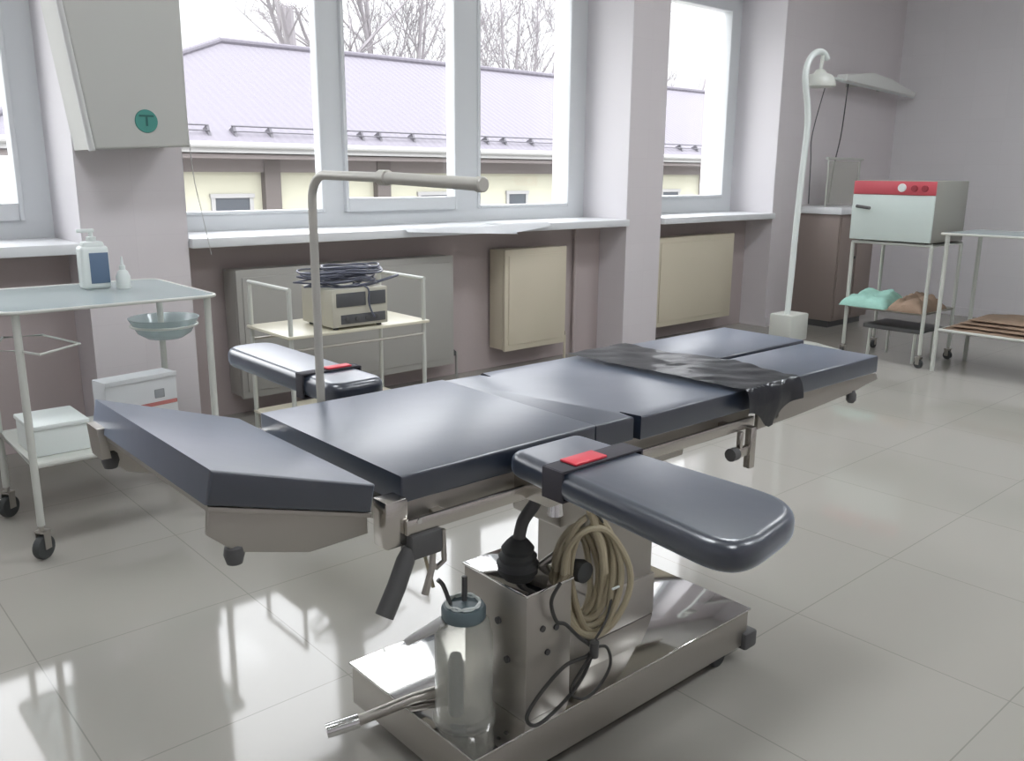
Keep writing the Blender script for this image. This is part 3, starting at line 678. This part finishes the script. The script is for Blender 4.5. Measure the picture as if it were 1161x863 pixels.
R_ = thing('wire_rack', 'thin white wire frame standing on the brown cabinet', 'rack', (7.33, 3.98, 1.03))
for x in (7.06, 7.60): obj('post', tube(new(), [(x, 3.95, 1.03), (x, 3.95, 1.43)], .006, 8), M['white_enamel'], R_)
obj('top_bar', tube(new(), [(7.03, 3.95, 1.43), (7.64, 3.95, 1.43)], .012, 8), M['white_enamel'], R_)
obj('rear_panel', box(new(), 7.07, 7.59, 3.955, 3.962, 1.04, 1.41), M['clear'], R_)

# ------------------------------------------------------------------ steriliser and its cart
G = thing('steriliser_cart', 'white tubular two-shelf cart carrying the red and white steriliser', 'cart', (6.26, 2.85, 0))
gx0, gx1, gy0, gy1 = 6.03, 6.50, 2.57, 3.13
for x, y in ((gx0, gy0), (gx1, gy0), (gx0, gy1), (gx1, gy1)):
    obj('leg', tube(new(), [(x, y, .09), (x, y, .83)], .013, 10), M['white_enamel'], G); caster(x, y, 0, G, r=.03, top=.095, yaw=y*3)
b = tube(new(), [(gx0, gy0, .835), (gx1, gy0, .835), (gx1, gy1, .835), (gx0, gy1, .835)], .011, 8, closed=True); box(b, gx0, gx1, gy0, gy1, .834, .840); obj('top_shelf', b, M['white_enamel'], G)
b = tube(new(), [(gx0, gy0, .37), (gx1, gy0, .37), (gx1, gy1, .37), (gx0, gy1, .37)], .009, 8, closed=True); box(b, gx0-.01, gx1, gy0, gy1, .368, .376); obj('lower_shelf', b, M['satin'], G)
Z = thing('steriliser', 'dry-heat steriliser cabinet with mint door and red control strip', 'steriliser', (6.26, 2.85, .846))
obj('case', box(new(), 6.015, 6.52, 2.575, 3.145, .853, 1.262, .006), M['grey_case'], Z)
for x in (6.08, 6.45):
    for y in (2.63, 3.09): obj('foot', lathe(new(), (x, y, .846), [(.012, 0), (.012, .009)], 10), M['rubber'], Z)
dr = obj('door', box(new(), 5.995, 6.016, 2.575, 3.145, .855, 1.165, .004), M['mint_door'], Z)
obj('door_handle', tube(new(), [(5.98, 3.10, 1.085), (5.955, 3.09, 1.085), (5.950, 2.99, 1.075)], .011, 10), M['darkplastic'], dr)
cp = obj('control_panel', box(new(), 5.998, 6.016, 2.575, 3.145, 1.168, 1.258, .003), M['redpanel'], Z, label='red control strip')
obj('thermometer_dial', lathe(new(), (5.997, 2.80, 1.215), [(.026, -.012), (.028, -.006), (.028, .003)], 20, 'X'), M['white_plastic'], cp)
dk = mat('dark_red_dial', (150, 50, 60), rough=.5)
for y in (2.715, 2.645): obj('control_knob', lathe(new(), (5.997, y, 1.212), [(.020, -.012), (.022, 0)], 16, 'X'), dk, cp)
def lump(name, x0, x1, y0, y1, z0, h, m, label, cat, seed, folds=9):
    bm = new(); n = 34; k = 26; R = []
    for i in range(n+1):
        row = []
        for j in range(k+1):
            u = i/n*2-1; v = j/k*2-1
            e = max(0, 1-abs(u)**3)*max(0, 1-abs(v)**3)
            nz = .55*noise.noise(Vector((u*1.6+seed, v*1.6, 0)))+.35*noise.noise(Vector((u*folds*.6+seed, v*folds*.3, 1)))+.15*abs(noise.noise(Vector((u*9+seed, v*14, 2))))
            z = z0+.004+h*e**.5*(.62+.5*nz)
            row.append(bm.verts.new(((x0+x1)/2+(x1-x0)/2*u*(1+.06*nz), (y0+y1)/2+(y1-y0)/2*v*(1+.05*nz), max(z0+.003, z))))
        R.append(row)
    for A_, B_ in zip(R, R[1:]):
        for j in range(k): bm.faces.new((A_[j], A_[j+1], B_[j+1], B_[j]))
    ret = bmesh.ops.extrude_face_region(bm, geom=bm.faces[:])
    for q in ret['geom']:
        if isinstance(q, bmesh.types.BMVert): q.co.z = z0
    bmesh.ops.recalc_face_normals(bm, faces=bm.faces[:])
    return tag(obj(name, bm, m, base=((x0+x1)/2, (y0+y1)/2, z0)), label, cat)
lump('cloth_bundle', 5.99, 6.40, 2.84, 3.17, .377, .14, M['green_cloth'], 'crumpled mint green cloth on the shelf below the steriliser', 'cloth', 2)
lump('wrapped_bundle', 6.00, 6.42, 2.58, 2.82, .377, .14, M['brown_cloth'], 'tan wrapped bundle right of the mint green cloth', 'bundle', 5)
# footstool under the cart
F_ = thing('footstool', 'low dark-topped footstool with white legs under the steriliser cart', 'stool', (6.36, 2.82, 0))
obj('seat', box(new(), 6.12, 6.46, 2.62, 3.04, .215, .245, .006), M['darkplastic'], F_)
for x in (6.14, 6.44):
    for y in (2.66, 2.99): obj('leg', tube(new(), [(x-.01, y, 0), (x, y, .215)], .011, 8), M['white_enamel'], F_)

# ------------------------------------------------------------------ right table with wrapped sets
D = thing('side_table', 'long white tubular table with glass top at the right edge', 'table', (6.3, 1.9, 0))
dx0, dx1, dy0, dy1 = 6.02, 6.56, 1.32, 2.47
for x in (dx0, dx1):
    for y in (dy0, dy1): obj('leg', tube(new(), [(x, y, 0.0), (x, y, .92)], .0145, 10), M['white_enamel'], D)
b = tube(new(), [(dx0-.03, dy0-.02, .925), (dx1+.02, dy0-.02, .925), (dx1+.02, dy1+.03, .925), (dx0-.03, dy1+.03, .925)], .008, 8, closed=True); obj('top_frame', b, M['white_enamel'], D)
obj('glass_top', box(new(), dx0-.03, dx1+.02, dy0-.02, dy1+.03, .926, .932), M['tray_glass'], D)
b = tube(new(), [(dx0, dy0, .285), (dx1, dy0, .285), (dx1, dy1, .285), (dx0, dy1, .285)], .010, 8, closed=True); box(b, dx0, dx1, dy0, dy1, .284, .290); obj('lower_shelf', b, M['white_enamel'], D)
random.seed(3); zz = .291
for k in range(4):
    y1_ = 2.44-.05*k; y0_ = 1.75-.04*k
    lump('wrapped_set', 6.03+.01*k, 6.50-.02*k, y0_, y1_, zz, .034, M['brown_cloth'], ['lowest flat brown wrapped set on the right table shelf', 'second flat brown wrapped set from the bottom on the right table shelf', 'third flat brown wrapped set from the bottom on the right table shelf', 'topmost flat brown wrapped set on the right table shelf'][k], 'wrapped set', 9+k, 14)['group'] = 'wrapped sets on the right table'
    zz += .026
lump('crumpled_bag', 6.04, 6.46, 1.36, 1.66, .291, .15, M['brown_cloth'], 'bulky brown crumpled wrapping at the right end of the table shelf', 'bundle', 21)

# ------------------------------------------------------------------ outside
struct('ground', box(new(), -60, 120, 4.98, 140, -2.2, -2.0), M['ground'])
HB = thing('neighbour_building', 'low yellow building with lilac metal hip roof outside the windows', 'building', (20, 22, -2))
BX0, BX1, EY, RY = 5.2, 46.0, 16.0, 21.0
obj('wall', box(new(), BX0+.6, BX1-.6, EY+.7, EY+9.5, -2, 1.62), M['yellow_wall'], HB)
b = new(); e0 = 1.80
v = [b.verts.new(p) for p in [(2.6, EY, e0), (BX1, EY, e0), (BX1, 2*RY-EY, e0), (2.6, 2*RY-EY, e0), (9.3, RY, 4.22), (BX1-5, RY, 4.22)]]
for f in ((0, 1, 5, 4), (1, 2, 5), (2, 3, 4, 5), (3, 0, 4)): b.faces.new([v[i] for i in f])
r_ = bmesh.ops.extrude_face_region(b, geom=b.faces[:])
for q in r_['geom']:
    if isinstance(q, bmesh.types.BMVert): q.co.z -= .06
bmesh.ops.recalc_face_normals(b, faces=b.faces[:])
rf = obj('roof', b, M['roof'], HB, smooth=False)
b = new()
tube(b, [(9.3, RY, 4.24), (BX1-5, RY, 4.24)], .09, 10); tube(b, [(2.6, EY, e0+.02), (9.3, RY, 4.24)], .08, 10); obj('ridge_cap', b, M['roof'], rf)
obj('fascia', box(new(), 2.6, BX1, EY-.02, EY+.05, 1.60, 1.76), M['outwhite'], HB)
obj('gutter', tube(new(), [(2.5, EY-.06, 1.74), (BX1, EY-.06, 1.74)], .06, 10), M['outwhite'], HB)
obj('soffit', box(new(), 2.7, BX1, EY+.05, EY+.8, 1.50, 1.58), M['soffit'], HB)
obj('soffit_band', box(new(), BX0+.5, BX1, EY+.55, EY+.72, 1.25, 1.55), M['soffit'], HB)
for x in (8.25, 10.87, 16.6, 19.4, 22.5, 25.5): obj('post', box(new(), x-.17, x+.17, EY+.52, EY+.72, -2, 1.5), M['post'], HB)
for (x0, x1) in ((7.1, 7.8), (11.95, 12.75), (14.62, 15.18), (17.6, 18.4), (20.6, 21.3), (24.0, 24.8)):
    f = new(); box(f, x0-.1, x1+.1, EY+.64, EY+.72, .76, .84); box(f, x0-.08, x0, EY+.66, EY+.72, -.6, .8); box(f, x1, x1+.08, EY+.66, EY+.72, -.6, .8); box(f, x0-.1, x1+.1, EY+.64, EY+.72, -.68, -.6)
    wf = obj('window', f, M['outwhite'], HB); obj('pane', box(new(), x0, x1, EY+.68, EY+.71, -.6, .76), M['darkglass'], wf)
# snow guard: rails and brackets on the slope
sl = (4.22-e0)/(RY-EY)
def onroof(y): return e0+(y-EY)*sl
for (x0, x1) in ((4.5, 6.9), (7.35, 16.2), (16.6, 26.0), (26.4, 36)):
    sg = new(); tube(sg, [(x0, 16.30, onroof(16.30)+.15), (x1, 16.30, onroof(16.30)+.15)], .016, 6); tube(sg, [(x0, 16.24, onroof(16.24)+.08), (x1, 16.24, onroof(16.24)+.08)], .012, 6)
    so = obj('snow_guard', sg, M['snowrail'], rf)
for x in (5.2, 6.89, 7.40, 8.13, 10.19, 10.63, 11.49, 13.59, 14.14, 15.02, 17.0, 18.4, 20.83, 21.57, 23.2):
    f = prism(new(), [(16.2, onroof(16.2)-.005), (16.30, onroof(16.30)+.16), (16.48, onroof(16.48)-.005)], 'X', x-.025, x+.025); obj('snow_guard_bracket', f, M['snowrail'], rf)

# bare trees behind the roof
def tree(x, y, label, seed, stems, h, depth=3, r0=.2, name='bare_tree', dens=1.0):
    """stems: (offset along x, lean along x, height factor, radius factor) of each rising stem"""
    random.seed(seed); bm = new()
    def grow(p, d, L, r, dep):
        n = 9 if dep == depth else 5
        pts = [p.copy()]; q = p.copy(); dd = d.copy(); ds = []
        for i in range(n):
            wob = .05 if dep == depth else .16
            dd = (dd+Vector((random.uniform(-1, 1), random.uniform(-1, 1), random.uniform(-.2, .6)))*wob).normalized(); q = q+dd*L/n; pts.append(q.copy()); ds.append(dd.copy())
        tube(bm, pts, [max(.010, r*(1-.8*i/n)) for i in range(n+1)], 8 if dep == depth else (4 if dep == depth-1 else 3))
        if dep <= 0: return
        k = int((16 if dep == depth else 8)*dens)
        for j in range(k):
            t = random.uniform(.28 if dep == depth else .15, 1.0); i = min(n-1, int(t*n))
            st = pts[i].lerp(pts[i+1], t*n-i); dd = ds[i]
            ax = dd.orthogonal().normalized(); ax.rotate(Matrix.Rotation(random.uniform(0, 2*PI), 3, dd)); nd = dd.copy(); nd.rotate(Matrix.Rotation(random.uniform(.45, .95), 3, ax)); nd.z += .22
            grow(st, nd.normalized(), L*random.uniform(.34, .5)*(1.15-.5*t), max(r*.42*(1.2-t), .014), dep-1)
    for off, lean, hf, rf in stems:
        grow(Vector((x+off, y+random.uniform(-.3, .3), -2.02)), Vector((lean, random.uniform(-.06, .06), 1)).normalized(), h*hf, r0*rf, depth)
    return tag(obj(name, bm, M['bark'], base=(x, y, -2)), label, 'tree', 'bare trees behind the roof')
tree(17.9, 32, 'bare tree with twin trunks behind the roof, leftmost in the middle window', 3, [(-.45, -.03, 1, 1), (.55, .02, .95, .9)], 15, r0=.42, dens=.8)
tree(22.2, 33, 'bare fan-shaped tree seen through the opening middle sash', 8, [(-.5, -.22, .9, .8), (-.2, -.10, 1, 1), (.1, .0, 1, 1), (.4, .10, 1, .9), (.7, .25, .9, .8)], 13, r0=.20, dens=.75)
tree(29.0, 33, 'bare bushy tree behind the roof, right pane of the middle window', 15, [(-.5, -.20, .9, .7), (-.2, -.08, 1, .8), (.1, .02, 1, .8), (.4, .12, 1, .7), (.7, .24, .9, .7)], 13, r0=.18, dens=.75)
tree(41.5, 34, 'distant bare tree seen through the rightmost window', 22, [(-.5, -.15, 1, 1), (0, 0, 1, 1), (.5, .15, .9, 1)], 11, r0=.2, dens=.7)
